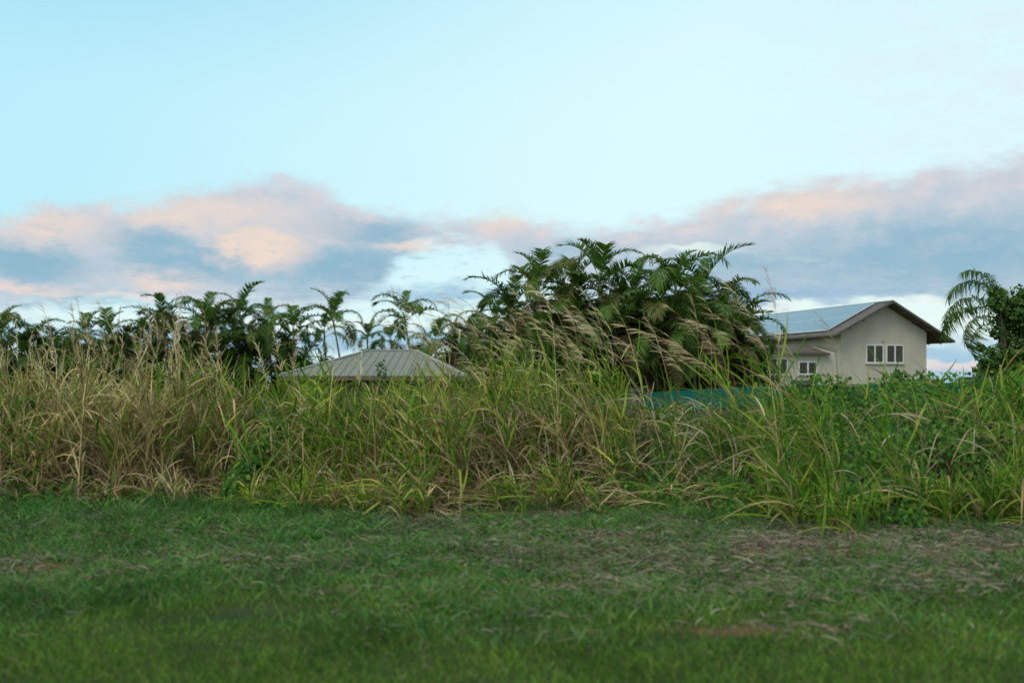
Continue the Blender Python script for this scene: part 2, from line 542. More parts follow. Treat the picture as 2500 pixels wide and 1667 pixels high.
for s, HS in ((-1, HL), (1, HS)):
    prism(bm, [(s * 0.0, z_ap - 0.104), (s * (HS - .03), z_ap - PITCH * (HS - .03) - 0.104), (s * (HS - .03), z_ap - PITCH * (HS - .03) - 0.16), (s * 0.0, z_ap - 0.16)], 'y', 0.06, LEN - 0.03)
    for q in np.arange(1.2, LEN - 1, 1.2):                       # rafter tails under the eaves
        prism(bm, [(s * (HW + .02), z_ap - PITCH * (HW + .02) - 0.165), (s * (HS - .08), z_ap - PITCH * (HS - .08) - 0.165), (s * (HS - .08), z_ap - PITCH * (HS - .08) - 0.26), (s * (HW + .02), z_ap - PITCH * (HW + .02) - 0.31)], 'y', q, q + 0.08)
    for a in (1.2, 2.4, 3.5, 4.6):                               # purlin ends under the verge
        prism(bm, [(s * a, z_ap - PITCH * a - 0.165), (s * (a + .1), z_ap - PITCH * (a + .1) - 0.165), (s * (a + .1), z_ap - PITCH * a - 0.30), (s * a, z_ap - PITCH * a - 0.28)], 'y', 0.10, WQ - 0.01)
from_bm('soffit', bm, M_SOFFIT, roof)
for s, HS in ((-1, HL), (1, HS)):
    bm = bmesh.new()
    prism(bm, [(s * 0.0, z_ap + 0.03), (s * (HS + .03), z_ap + 0.03 - PITCH * (HS + .03)), (s * (HS + .03), z_ap - PITCH * (HS + .03) - 0.14), (s * 0.0, z_ap - 0.14)], 'y', -0.02, 0.026)
    from_bm('barge_board', bm, M_FASCIA, roof)
bm = bmesh.new()
prism(bm, [(-0.22, z_ap - 0.075), (0, z_ap + 0.05), (0.22, z_ap - 0.075), (0, z_ap + 0.02)], 'y', 0.03, LEN)
from_bm('ridge_cap', bm, M_FASCIA, roof)

# solar panels: two rows on the left slope
for row in range(2):
    for k in range(13):
        a0 = 0.40 + row * 2.02
        q0 = 1.45 + k * 1.32
        q1, a1 = q0 + 1.315, a0 + 2.00
        bm = bmesh.new()
        L = 0.16
        zz = lambda a: z_ap - PITCH * a + L
        prism(bm, [(-a0, zz(a0)), (-a1, zz(a1)), (-a1, zz(a1) - 0.05), (-a0, zz(a0) - 0.05)], 'y', q0, q1)
        fr = from_bm('solar_panel', bm, M_FRAME, house)
        bm = bmesh.new()
        e = 0.014
        prism(bm, [(-a0 - e, zz(a0 + e) + .006), (-a1 + e, zz(a1 - e) + .006), (-a1 + e, zz(a1 - e) - .02), (-a0 - e, zz(a0 + e) - .02)], 'y', q0 + e, q1 - e)
        from_bm('cell_glass', bm, M_SOLAR, fr)
bm = bmesh.new()
for a in (0.8, 1.9, 2.9, 4.0):
    prism(bm, [(-a, z_ap - PITCH * a + .004), (-a - .06, z_ap - PITCH * (a + .06) + .004), (-a - .06, z_ap - PITCH * (a + .06) + .105), (-a, z_ap - PITCH * a + .105)], 'y', 1.4, 18.6)
from_bm('mounting_rail', bm, M_ROOF, house)


def window(parent, x0, x1, z0, z1, q, lights=2, fr=0.07):
    bm = bmesh.new()
    box(bm, x0, x1, q - 0.05, q - 0.003, z0, z0 + fr)
    box(bm, x0, x1, q - 0.05, q - 0.003, z1 - fr, z1)
    box(bm, x0, x0 + fr, q - 0.05, q - 0.003, z0 + fr, z1 - fr)
    box(bm, x1 - fr, x1, q - 0.05, q - 0.003, z0 + fr, z1 - fr)
    w = from_bm('window', bm, M_FRAME, parent)
    for k in range(1, lights):
        c = x0 + (x1 - x0) * k / lights
        bm = bmesh.new(); box(bm, c - 0.055, c + 0.055, q - 0.056, q - 0.003, z0 + fr, z1 - fr)
        from_bm('mullion', bm, M_FRAME, w)
    for k in range(lights):
        s0 = x0 + fr if k == 0 else x0 + (x1 - x0) * k / lights + .055
        s1 = x1 - fr if k == lights - 1 else x0 + (x1 - x0) * (k + 1) / lights - .055
        bm = bmesh.new(); box(bm, s0, s1, q - 0.022, q - 0.004, z0 + fr, z1 - fr)
        from_bm('pane', bm, M_GLASS, w)
    bm = bmesh.new(); box(bm, x0 - .06, x1 + .06, q - 0.11, q - 0.004, z0 - 0.09, z0 - 0.004)
    from_bm('sill', bm, M_WALL, w)
    return w


for (pa, pb) in ((2114, 2156), (2163, 2205)):
    xa, zt = gable(pa, 841, WQ); xb, _ = gable(pb, 841, WQ); _, zb = gable(pa, 886, WQ)
    window(house, xa, xb, zb, zt, WQ)
# small vent above the windows
xa, zt = gable(2152, 833, WQ)
bm = bmesh.new(); box(bm, xa, xa + .22, WQ - .03, WQ - .003, zt - .06, zt); from_bm('vent', bm, M_ROOF, house)

# lower wing on the left with a brown lean-to roof
xl, zt = gable(1835, 866, WQ - .05)
bm = bmesh.new()
AQ = WQ - 0.05
ztop = gable(1960, 862, AQ)[1]
prism(bm, [(AQ, 0), (3.1, 0), (3.1, ztop + .55), (AQ, ztop - .02)], 'x', xl, -HW - .004)
from_bm('wing_wall', bm, M_WALL, house)
bm = bmesh.new()
prism(bm, [(AQ - 0.28, ztop - .06), (3.3, ztop + .60), (3.3, ztop + .68), (AQ - 0.28, ztop + .01)], 'x', xl - .4, -HL - .06)
from_bm('wing_roof', bm, mat_plain('wing_sheet', (0.075, 0.055, 0.04), (0.12, 0.09, 0.065), 1.5, 0.8), house)
bm = bmesh.new()
box(bm, xl - .42, -HL - .05, AQ - 0.33, AQ - 0.29, ztop - .12, ztop + .03)
from_bm('fascia', bm, M_FASCIA, house)
for (pa, pb, y0, y1) in ((1949, 1994, 882, 914), (1872, 1922, 874, 914)):
    xa, zt = gable(pa, y0, AQ); xb, _ = gable(pb, y0, AQ); _, zb = gable(pa, y1, AQ)
    window(house, xa, xb, zb, zt, AQ)

# ------------------------------------------------------------------ low building with the hipped metal roof
EY, RY = 45.0, 51.0
z_e = CAMZ + (HOR - 917.5) / FPX * EY
z_r = CAMZ + (HOR - 856.5) / FPX * RY
ex0, ex1 = at(683, 0, EY).x, at(1136, 0, EY).x
rx0, rx1 = at(900, 0, RY).x, at(1014, 0, RY).x
by = 2 * RY - EY
low = empty('low_building', ((ex0 + ex1) / 2, EY + .6, -0.6))
tag(low, 'low building with a pale hipped metal roof rising above the grass', 'building')
ox, oy, oz = low.location
bm = bmesh.new()
E_ = [bm.verts.new((x - ox, y - oy, z_e - oz)) for x, y in ((ex0, EY), (ex1, EY), (ex1, by), (ex0, by))]
Rr = [bm.verts.new((x - ox, RY - oy, z_r - oz)) for x in (rx0, rx1)]
bm.faces.new((E_[0], E_[1], Rr[1], Rr[0])); bm.faces.new((E_[1], E_[2], Rr[1])); bm.faces.new((E_[2], E_[3], Rr[0], Rr[1])); bm.faces.new((E_[3], E_[0], Rr[0]))
bm.faces.new(E_[::-1])
hroof = from_bm('roof', bm, M_METALROOF, low)


def strip(bm, p, q, w, h, up=Vector((0, 0, 1))):
    d = (q - p).normalized(); s = d.cross(up).normalized() * w / 2; u = s.cross(d).normalized() * h
    vs = [bm.verts.new(c) for c in (p - s, p + s, p + s + u, p - s + u, q - s, q + s, q + s + u, q - s + u)]
    for f in ((0, 3, 2, 1), (4, 5, 6, 7), (0, 1, 5, 4), (1, 2, 6, 5), (2, 3, 7, 6), (3, 0, 4, 7)):
        bm.faces.new([vs[i] for i in f])


O = Vector((ox, oy, oz))
M_SEAM = mat_plain('roof_seam', (0.16, 0.165, 0.13), (0.185, 0.19, 0.15), 1.0, 0.7)
def seam(p, q):
    bm = bmesh.new(); strip(bm, Vector(p) - O, Vector(q) - O, 0.045, 0.022); from_bm('seam', bm, M_SEAM, hroof)
for k in range(1, 22):                                           # standing seams, each its own part
    x = ex0 + (ex1 - ex0) * k / 22
    t = min(1.0, (x - ex0) / (rx0 - ex0), (ex1 - x) / (ex1 - rx1))
    seam((x, EY, z_e), (x, EY + (RY - EY) * t, z_e + (z_r - z_e) * t))
for k in range(1, 26):
    y = EY + (by - EY) * k / 26
    t = 1 - abs(y - RY) / (RY - EY)
    for xe, xr in ((ex1, rx1), (ex0, rx0)):
        seam((xe, y, z_e), (xe + (xr - xe) * t, y, z_e + (z_r - z_e) * t))
bm = bmesh.new()
for xe, ye, xr in ((ex0, EY, rx0), (ex1, EY, rx1), (ex1, by, rx1), (ex0, by, rx0)):
    strip(bm, Vector((xe, ye, z_e)) - O, Vector((xr, RY, z_r)) - O, 0.16, 0.08)
strip(bm, Vector((rx0, RY, z_r)) - O, Vector((rx1, RY, z_r)) - O, 0.18, 0.08)
from_bm('ridge_cap', bm, mat_plain('roof_cap', (0.26, 0.28, 0.25), (0.34, 0.36, 0.32), 1.0, 0.55), hroof)
bm = bmesh.new()
for (x0, x1, y0, y1) in ((ex0, ex1, EY - .03, EY), (ex0, ex1, by, by + .03), (ex0 - .03, ex0, EY, by), (ex1, ex1 + .03, EY, by)):
    box(bm, x0 - ox, x1 - ox, y0 - oy, y1 - oy, z_e - .2 - oz, z_e - .004 - oz)
from_bm('fascia', bm, M_BROWN, low)
bm = bmesh.new()
box(bm, ex0 + .7 - ox, ex1 - .7 - ox, 0, by - .6 - oy, 0, z_e - oz - .01)
from_bm('wall', bm, mat_plain('brown_wall', (0.09, 0.075, 0.055), (0.13, 0.10, 0.075), 2, 0.9), low)

# ------------------------------------------------------------------ boundary wall with teal sheeting
WY = 15.3
wall_line = [(-9.0, 0.98), (0.5, 1.27), (2.3, 1.40), (3.6, 1.475), (6.8, 1.54), (11.0, 1.62)]
wz = lambda x: float(np.interp(x, [p[0] for p in wall_line], [p[1] for p in wall_line]))
bw = empty('boundary_wall', (1.0, WY, 0))
tag(bw, 'grey concrete block wall with teal sheeting along its top, behind the tall grass', 'wall')
posts = [-8.9, -6.1, -3.4, -0.75, 1.86, 4.5, 7.1, 9.8]
for x0, x1 in zip(posts, posts[1:]):
    bm = bmesh.new()
    prism(bm, [(x0 + .12 - 1, -0.4), (x1 - .12 - 1, -0.4), (x1 - .12 - 1, wz(x1 - .12) - .27), (x0 + .12 - 1, wz(x0 + .12) - .27)], 'y', 0.0, 0.14)
    from_bm('block_panel', bm, M_BLOCK, bw)
    bm = bmesh.new()
    n = 12                                                      # lightly folded sheet
    xs = np.linspace(x0 + .125, x1 - .125, n * 2 + 1)
    pr = None
    for i, x in enumerate(xs):
        yy = -0.025 - (0.012 if i % 2 else 0.0)
        cur = [bm.verts.new((x - 1, yy, wz(x) - .30)), bm.verts.new((x - 1, yy, wz(x))), bm.verts.new((x - 1, yy + .02, wz(x))), bm.verts.new((x - 1, yy + .02, wz(x) - .30))]
        if pr:
            for k in range(4): bm.faces.new((pr[k], cur[k], cur[(k + 1) % 4], pr[(k + 1) % 4]))
        else: bm.faces.new(cur)
        pr = cur
    bm.faces.new(pr[::-1])
    from_bm('teal_sheet', bm, M_TEAL, bw)
for x in posts:
    bm = bmesh.new()
    box(bm, x - .12 - 1, x + .12 - 1, -0.05, 0.19, -0.4, wz(x) + .02)
    box(bm, x - .15 - 1, x + .15 - 1, -0.08, 0.22, wz(x) + .023, wz(x) + .08)
    from_bm('pillar', bm, M_BLOCK, bw)


# ------------------------------------------------------------------ palms
def frond_ribbons(name, L=1.9, arch=95, pairs=34, leaf=0.46, vlift=0.5, droop=0.25, width=0.034, cols=((0.05, 0.085, 0.022),), seed=0, petiole=0.2, plumose=0.0, fwd=(38, 22)):
    global rng
    keep, rng = rng, np.random.default_rng(seed)
    rb = Ribbons()
    K = 26
    ts = np.linspace(0, 1, K)
    th = R(arch) * ts ** 1.35
    d = np.stack([np.sin(th), np.zeros(K), np.cos(th)], 1)
    P = np.concatenate([[[0, 0, 0]], np.cumsum((d[1:] + d[:-1]) / 2 * (L / (K - 1)), axis=0)])
    col = np.array(cols[0])
    wr = np.interp(ts, [0, .15, 1], [0.045, 0.028, 0.006])
    rib = np.clip(col * 1.25 + [.035, .02, 0], 0, 1)[None]
    rb.add(P[None], wr[None], np.tile(np.array([0, 1.0, 0]), (1, K, 1)), rib)
    nr = np.stack([-np.cos(th), np.zeros(K), np.sin(th)], 1)
    rb.add(P[None], wr[None], nr[None], rib)
    tl = np.linspace(petiole, 0.995, pairs)
    for s in (-1, 1):
        t = np.clip(tl + rng.normal(size=pairs) * 0.006, 0, 1)
        base = np.stack([np.interp(t, ts, P[:, i]) for i in range(3)], 1)
        tht = R(arch) * t ** 1.35
        tang = np.stack([np.sin(tht), 0 * t, np.cos(tht)], 1)
        nrm = np.stack([-np.cos(tht), 0 * t, np.sin(tht)], 1)
        f = R(1) * np.interp(t, [petiole, 1], fwd[::1]) + rng.normal(size=pairs) * 0.06
        f = np.pi / 2 - R(1) * np.interp(t, [petiole, 1], [58, 34]) + rng.normal(size=pairs) * 0.07
        lift = vlift + rng.normal(size=pairs) * (0.10 + plumose)
        dirv = unit(np.array([0, s, 0]) * np.cos(f)[:, None] * np.cos(lift)[:, None] + tang * np.sin(f)[:, None] + nrm * (np.sin(lift) * np.cos(f))[:, None])
        prof = np.interp((t - petiole) / (1 - petiole), [0, .12, .45, .8, 1], [.55, .85, 1.0, .72, .38])
        Ln = leaf * prof * (1 + rng.normal(size=pairs) * 0.07)
        k = 4
        u = np.linspace(0, 1, k)[None, :, None]
        Q = base[:, None] + dirv[:, None] * (Ln[:, None, None] * u)
        Q[..., 2] -= (droop * (1 + rng.normal(size=pairs) * 0.3) * Ln)[:, None] * (u[..., 0] ** 2)
        wd = width * np.array([0.55, 1.0, 0.75, 0.06])[None] * np.ones((pairs, 1))
        S = unit(np.cross(dirv, nrm) + rng.normal(size=(pairs, 3)) * 0.15)
        rb.add(Q, wd, np.repeat(S[:, None], k, 1), pal(pairs, *cols, jitter=0.16))
    rng = keep
    return rb


def frond_mesh(name, *a, **k):
    rb = frond_ribbons(name, *a, **k)
    RAW.append((np.concatenate(rb.v), np.concatenate(rb.f), np.concatenate(rb.c)))
    return rb.mesh(name, M_FROND)


RAW = []


G1, G2, G3 = (0.065, 0.14, 0.026), (0.10, 0.18, 0.032), (0.14, 0.205, 0.04)
OL, BR, DK = (0.12, 0.115, 0.04), (0.14, 0.09, 0.05), (0.03, 0.065, 0.02)
FR = [frond_mesh('frond', 2.05, a, 46, .56, v, dr, .046, c, 20 + i) for i, (a, v, dr, c) in enumerate((
    (75, .5, .2, (G2, G1)), (105, .42, .4, (G1, G2)), (125, .38, .5, (G2, G3)), (95, .45, .35, (G1, DK)), (140, .3, .55, (G1, G2)), (115, .4, .45, (G3, OL))))]
FR_OLD = [frond_mesh('frond', 1.9, 120, 42, .48, .15, .55, .036, (OL, BR), 50), frond_mesh('frond', 1.8, 135, 38, .42, .0, .7, .028, (BR, (0.07, 0.05, 0.03)), 51)]
FR_Q = [frond_mesh('frond', 2.5, a, 90, .50, .15, .8, .034, (G1, G2), 60 + i, .16, .35) for i, a in enumerate((105, 125, 145))]


def palm(name, px, py, Y, base_px, label, cat='palm tree', group=None, n=9, size=1.0, seed=0, frs=None, old=2, spear=True, rad=0.055, spread=(8, 68), azs=None, shaft=True):
    """a palm whose crown sits at a photo point at depth Y; the trunk leans from base_px"""
    r = random.Random(seed)
    c = at(px, py, Y)
    bx = (base_px - 1250) / FPX * Y
    gz = float(ground_z(bx, Y))
    root = empty(name, (bx, Y, gz))
    tag(root, label, cat, group)
    top = c - root.location
    H = top.z
    bm = bmesh.new()
    pts = [Vector((top.x * (t ** 1.5), 0.05 * math.sin(t * 3 + seed), H * t)) for t in np.linspace(0, 1, 9)]
    tube(bm, pts, [rad * (1.25 - .45 * t) for t in np.linspace(0, 1, 9)])
    from_bm('trunk', bm, M_TRUNK, root, True)
    tdir = (pts[-1] - pts[-2]).normalized()
    if shaft:
        bm = bmesh.new()
        sp = [pts[-1] - tdir * 0.04 + tdir * x for x in (0, .15, .4, .6)]
        tube(bm, sp, [rad * .9, rad * 1.05, rad * .8, rad * .4])
        from_bm('crownshaft', bm, M_SHAFT, root, True)
    frs = frs or FR
    a0 = r.random() * math.tau
    for i in range(n):
        t = i / max(1, n - 1)
        azi = a0 + i * 2.39996 + r.uniform(-.25, .25) if azs is None else R(azs[i % len(azs)]) + r.uniform(-.15, .15)
        tilt = R(spread[0] + (spread[1] - spread[0]) * t + r.uniform(-6, 6))
        if i >= n - old: me = FR_OLD[r.randrange(2)] if frs is FR else r.choice(frs); tilt += R(14)
        elif i == 0 and spear: me = FR[0]; tilt = R(4)
        else: me = r.choice(frs)
        f = link('frond', me, root)
        s = size * r.uniform(.82, 1.12) * (0.8 if i == 0 and spear else 1)
        f.scale = (s, s, s)
        f.location = pts[-1] + tdir * (0.45 * (1 - t) * size)
        f.rotation_euler = (Matrix.Rotation(azi, 3, 'Z') @ Matrix.Rotation(tilt, 3, 'Y') @ Matrix.Rotation(r.uniform(-.3, .3), 3, 'Z')).to_euler()
    return root


LEFT_GROUP = 'slender palms in the row beyond the low building'
left = [
    (4, 812, 52, 12, 'slender palm cut by the left edge, its frond arching right over a pale sky gap', 8, 1.0),
    (84, 842, 54, 92, 'short bushy palm second from the left edge, with a pointed upright frond', 9, 1.0),
    (168, 850, 53, 172, 'low palm with a drooping brownish frond, left of the twin palms', 7, .8),
    (211, 812, 55, 220, 'left one of two thin twin palms, its crown a narrow upright fan', 7, .85),
    (264, 812, 55, 258, 'right one of two thin twin palms, its fronds spread to both sides', 8, .95),
    (340, 846, 52, 345, 'low dark palm filling the dip left of the leaning palms', 9, .95),
    (402, 790, 54, 440, 'palm with a compact dark crown leaning left on a bent trunk', 9, 1.0),
    (512, 788, 53, 548, 'broad shaggy palm with hanging dark fronds behind the left grass', 12, 1.15),
    (590, 768, 55, 628, 'palm with a tall spear frond and a pale leaning trunk', 9, 1.05),
    (655, 776, 56, 668, 'thin palm with two fronds raised in a V above the left grass', 8, 1.0),
    (716, 812, 54, 712, 'palm whose pale frond bends left in a hook beside the low roof', 8, 1.05),
    (792, 802, 58, 800, 'small thin palm with a sparse dull crown left of the hipped roof ridge', 6, .75),
    (816, 776, 55, 846, 'lone tall palm with a bent bare trunk and one long frond swept right', 8, 1.08),
    (897, 812, 58, 898, 'small bright palm tuft directly above the middle of the hipped roof', 7, .7),
    (990, 768, 55, 1018, 'tall palm with drooping mop crown right above the hipped roof ridge', 9, 1.08),
    (956, 826, 58, 962, 'low palm with a green hooked frond behind the hipped roof', 6, .85),
    (1062, 838, 53, 1060, 'short palm with one upright feather frond right of the hipped roof', 5, 1.05),
]
for i, (px, py, Y, b, lab, n, s) in enumerate(left):
    palm('palm_tree', px, py + 24, Y, b, lab, group=LEFT_GROUP, n=n + 2, size=s * 1.15, seed=100 + i, old=1, spread=(6, 66))

SLOPE_GROUP = 'palms standing behind the right end of the hipped roof'
slope = [
    (1205, 770, 57, 1210, 'palm with broad arching fronds where the central clump slopes down to the left', 11, 1.35),
    (1150, 800, 58, 1158, 'palm standing behind the right hip of the pale metal roof', 11, 1.25),
    (1105, 822, 59, 1110, 'lowest palm behind the roof hip, just right of the single feather frond palm', 10, 1.1),
]
for i, (px, py, Y, b, lab, n, s) in enumerate(slope):
    palm('palm_tree', px, py + 38, Y, b, lab, group=SLOPE_GROUP, n=n + 2, size=s, seed=200 + i, old=2, spread=(6, 85))

MID_GROUP = 'palms of the dense central clump'
mid = [
    (1465, 690, 32, 1470, 'tallest palm of the central clump, with a fan of upright pale green fronds', 11, 1.05),
    (1318, 712, 31, 1350, 'palm at the left shoulder of the central clump with a bright spear frond', 11, 1.0),
    (1398, 705, 33, 1400, 'palm of the central clump between the spear frond palm and the tallest one', 10, 1.0),
    (1545, 722, 32.5, 1540, 'palm of the central clump just right of the tallest, fronds bending right', 10, .95),
    (1650, 712, 31.5, 1655, 'palm of the central clump with a high arch of fronds bending left', 11, 1.05),
    (1725, 722, 32, 1720, 'palm of the central clump with long fronds feathering right against the sky', 11, 1.05),
    (1790, 762, 31.5, 1780, 'shorter palm on the right shoulder of the central clump', 10, .9),
    (1845, 792, 32, 1825, 'palm at the right end of the central clump, overlapping the solar roof', 10, .9),
    (1252, 765, 32, 1265, 'palm half hidden behind the bright spear frond palm, left slope of the clump', 10, .95),
    (1300, 858, 29.5, 1310, 'low bright green palm in front of the central clump, under the brown tuft', 10, .85),
    (1500, 800, 31, 1505, 'shaded inner palm of the central clump, lower middle, full of dead fronds', 12, 1.0),
    (1600, 800, 31, 1605, 'shaded inner palm of the central clump with a small yellowed frond', 12, 1.0),
    (1700, 815, 30.5, 1700, 'shaded inner palm of the central clump under the high arching fronds', 12, 1.0),
    (1395, 815, 31, 1398, 'dark inner palm of the central clump left of its middle, low crown', 12, 1.0),
    (1780, 850, 30.5, 1775, 'low dark palm at the clump base nearest the house wing', 10, .9),
]
for i, (px, py, Y, b, lab, n, s) in enumerate(mid):
    palm('palm_tree', px - max(0, px - 1650) * .16, py + 28, Y, b, lab, group=MID_GROUP, n=n + 3, size=s, seed=300 + i, old=4 if 'inner' in lab else 3, rad=.065, spread=(5, 95))

palm('palm_tree', 2450, 790, 30, 2462, 'feathery palm at the right edge with two fronds drooping left beside the house', n=12, size=.95, seed=77, frs=FR_Q, old=0, spear=False, rad=.13, spread=(15, 80), azs=(185, 175, 60, 300, 20, 190, 250, 110, 0, 178, 330), shaft=False)

# ------------------------------------------------------------------ broadleaf tree and shrubs
LEAF6 = [(0, -.5, 0), (.34, -.2, .05), (.30, .2, .04), (0, .55, -.06), (-.30, .2, .04), (-.34, -.2, .05)]


def leafy(name, loc, label, cat, clumps, leaf, n_leaf, cols, trunk_r=.12, group=None):
    root = empty(name, loc); tag(root, label, cat, group)
    bm = bmesh.new()
    mx_ = max(clumps, key=lambda c: c[2])
    tube(bm, [Vector((0, 0, 0)), Vector((mx_[0] * .3, mx_[1] * .3, mx_[2] * .45)), Vector((mx_[0] * .8, mx_[1] * .8, mx_[2] * .95))], [trunk_r, trunk_r * .75, trunk_r * .2])
    for (x, y, z, r) in clumps:
        if z > .6: tube(bm, [Vector((mx_[0] * .2, mx_[1] * .2, z * .4)), Vector((x * .6, y * .6, z * .75)), Vector((x, y, z))], [trunk_r * .5, trunk_r * .3, trunk_r * .1], 5)
    from_bm('trunk', bm, M_BARK, root, True)
    rb = Ribbons()
    for (x, y, z, r) in clumps:
        n = int(n_leaf * (r / .5) ** 2)
        d = unit(rng.normal(size=(n, 3)))
        rad = r * rng.uniform(.25, 1.08, n) ** .6 * (1 + .25 * np.sin(d[:, 0] * 5 + d[:, 2] * 6 + x * 3))
        p = np.array([x, y, z]) + d * rad[:, None] * np.array([1, .9, .85])
        nr = unit(d + rng.normal(size=(n, 3)) * .7 + np.array([0, -.2, .5]))
        up = unit(rng.normal(size=(n, 3)) + np.array([0, 0, -.8]))
        rb.leaves(p, nr, up, leaf * rng.uniform(.6, 1.25, n), pal(n, *cols, jitter=.25), LEAF6)
    rb.build('crown', M_TREE, root)
    return root


TG = ((0.06, 0.13, 0.025), (0.04, 0.09, 0.02), (0.09, 0.16, 0.032))
Yt = 27.0
bx = at(2475, 0, Yt).x
cl = []
for px, py, r in ((2428, 712, .22), (2440, 740, .35), (2470, 770, .5), (2500, 760, .5), (2452, 805, .4), (2540, 740, .7), (2560, 820, .8), (2480, 850, .55), (2420, 878, .35), (2455, 905, .5), (2520, 900, .7), (2400, 905, .28), (2600, 760, .8), (2395, 850, .16)):
    p = at(px, py, Yt + random.uniform(-.4, .4))
    cl.append((p.x - bx, p.y - Yt, p.z + .6, r))
leafy('broadleaf_tree', (bx, Yt, -.6), 'dense green broadleaf tree at the right edge, around the feathery palm', 'tree', cl, .105, 900, TG, .14)
# dark conical shrub before the gable windows and vine-covered bush by the wall
p = at(2200, 900, 21)
leafy('shrub', (p.x, 21, -.25), 'dark pointed shrub in front of the right gable window', 'shrub', [(0, 0, 1.95, .13), (0.02, 0, 1.75, .2), (.02, 0, 1.5, .28), (0, 0, 1.2, .36), (0, 0, .8, .42), (.1, 0, .4, .45)], .085, 520, ((0.03, 0.07, 0.025), (0.045, 0.09, 0.03)), .03)
p = at(930, 900, 17.5)
leafy('shrub', (p.x, 17.5, 0), 'green leafy upright shrub in front of the hipped roof', 'shrub', [(0.0, 0, 1.85, .10), (.02, 0, 1.68, .13), (0.04, 0, 1.48, .16), (.05, 0, 1.2, .2), (0, 0, .9, .22), (0, 0, .5, .25)], .07, 520, ((0.06, 0.13, 0.025), (0.045, 0.10, 0.02)), .02)

# dark thicket of young palms at the feet of the palms: fronds merged into one mass
rb = Ribbons()
def thicket(px0, px1, Y0, Y1, n, ytop, size=1.0, dark=1.0):
    for _ in range(n):
        px, Y = rng.uniform(px0, px1), rng.uniform(Y0, Y1)
        zt = CAMZ + (HOR - np.interp(px, *ytop)) / FPX * Y
        zt *= .88 + .12 * math.sin(px * .05) + .1 * math.sin(px * .13 + 2)
        z = -.6 + (zt - .6) * rng.uniform() ** .6
        V, F, CC = RAW[rng.integers(0, 6) if rng.uniform() < .93 else rng.integers(6, 8)]
        tilt = rng.uniform(.0, 1.05); azi = rng.uniform(0, math.tau); sc = size * rng.uniform(.7, 1.15)
        M = np.array((Matrix.Rotation(azi, 3, 'Z') @ Matrix.Rotation(tilt, 3, 'Y')))
        rb.v.append((V * sc) @ M.T + np.array([(px - 1250) / FPX * Y, Y, z])); rb.f.append(F + rb.n)
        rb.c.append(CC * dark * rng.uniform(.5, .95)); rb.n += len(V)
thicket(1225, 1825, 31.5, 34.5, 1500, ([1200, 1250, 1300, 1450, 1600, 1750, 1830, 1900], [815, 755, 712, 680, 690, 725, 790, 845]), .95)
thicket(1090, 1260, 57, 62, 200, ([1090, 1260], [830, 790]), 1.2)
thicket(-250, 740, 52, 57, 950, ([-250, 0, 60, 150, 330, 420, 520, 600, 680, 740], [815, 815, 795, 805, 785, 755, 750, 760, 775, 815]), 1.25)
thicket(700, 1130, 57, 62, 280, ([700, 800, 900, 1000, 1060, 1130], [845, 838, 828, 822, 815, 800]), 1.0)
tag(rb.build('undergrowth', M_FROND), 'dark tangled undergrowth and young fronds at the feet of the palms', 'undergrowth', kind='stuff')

# ------------------------------------------------------------------ tall roadside grass
TU = np.array([-700, 0, 150, 350, 550, 640, 720, 850, 1000, 1150, 1300, 1500, 1700, 1880, 1960, 2150, 2350, 2430, 2500, 3200])
T_H = np.array([1.75, 1.80, 1.88, 1.90, 1.88, 1.68, 1.80, 1.76, 1.68, 1.74, 1.9, 1.95, 1.93, 1.85, 1.82, 1.8, 1.82, 1.85, 1.88, 1.85])
T_GREEN = np.array([.4, .38, .22, .20, .32, .8, .75, .7, .58, .6, .64, .68, .7, .8, .92, .94, .9, .85, .85, .8])
T_PLUME = np.array([.3, .3, .34, .34, .3, .1, .16, .14, .10, .15, .30, .75, 1.1, 1.1, .7, .15, .12, .05, .06, .2])
T_DENS = np.array([1., .9, 1.1, 1.2, 1.0, .15, .85, .95, .9, .78, .72, .56, .5, .42, .16, .14, .17, .5, .65, .8])
T_LEAN = np.array([-.05, -.03, -.02, .0, -.02, -.1, -.06, -.05, -.1, -.17, -.22, -.24, -.24, -.26, -.3, -.3, -.2, -.05, -.05, -.1])
T_THATCH = np.array([.8, .7, 1.2, 1.4, 1.1, .25, .7, 1.1, 1.2, 1.1, .9, .6, .35, .2, .12, .12, .2, .3, .3, .5])
def tab(T, u): return np.interp(u, TU, T)

GREEN = ((0.115, 0.225, 0.022), (0.20, 0.29, 0.032), (0.06, 0.16, 0.018), (0.31, 0.35, 0.055))
LUSH = ((0.085, 0.21, 0.022), (0.13, 0.25, 0.03), (0.05, 0.15, 0.02), (0.24, 0.30, 0.05))
STRAW = ((0.48, 0.39, 0.18), (0.37, 0.29, 0.135), (0.58, 0.49, 0.25), (0.20, 0.14, 0.07))
THATCH = ((0.29, 0.21, 0.125), (0.37, 0.285, 0.175), (0.17, 0.115, 0.07), (0.48, 0.40, 0.26))
SEED = ((0.62, 0.51, 0.29), (0.54, 0.43, 0.25), (0.70, 0.60, 0.37))

front_edge = lambda x: np.interp(x, [-9, -3, 0, 3, 6, 9.5], [12.5, 12.2, 11.75, 11.2, 10.8, 10.7]) + .34 * np.sin(x * 1.3) + .13 * np.sin(x * 3.1 + 1) + .08 * np.sin(x * 7.7)

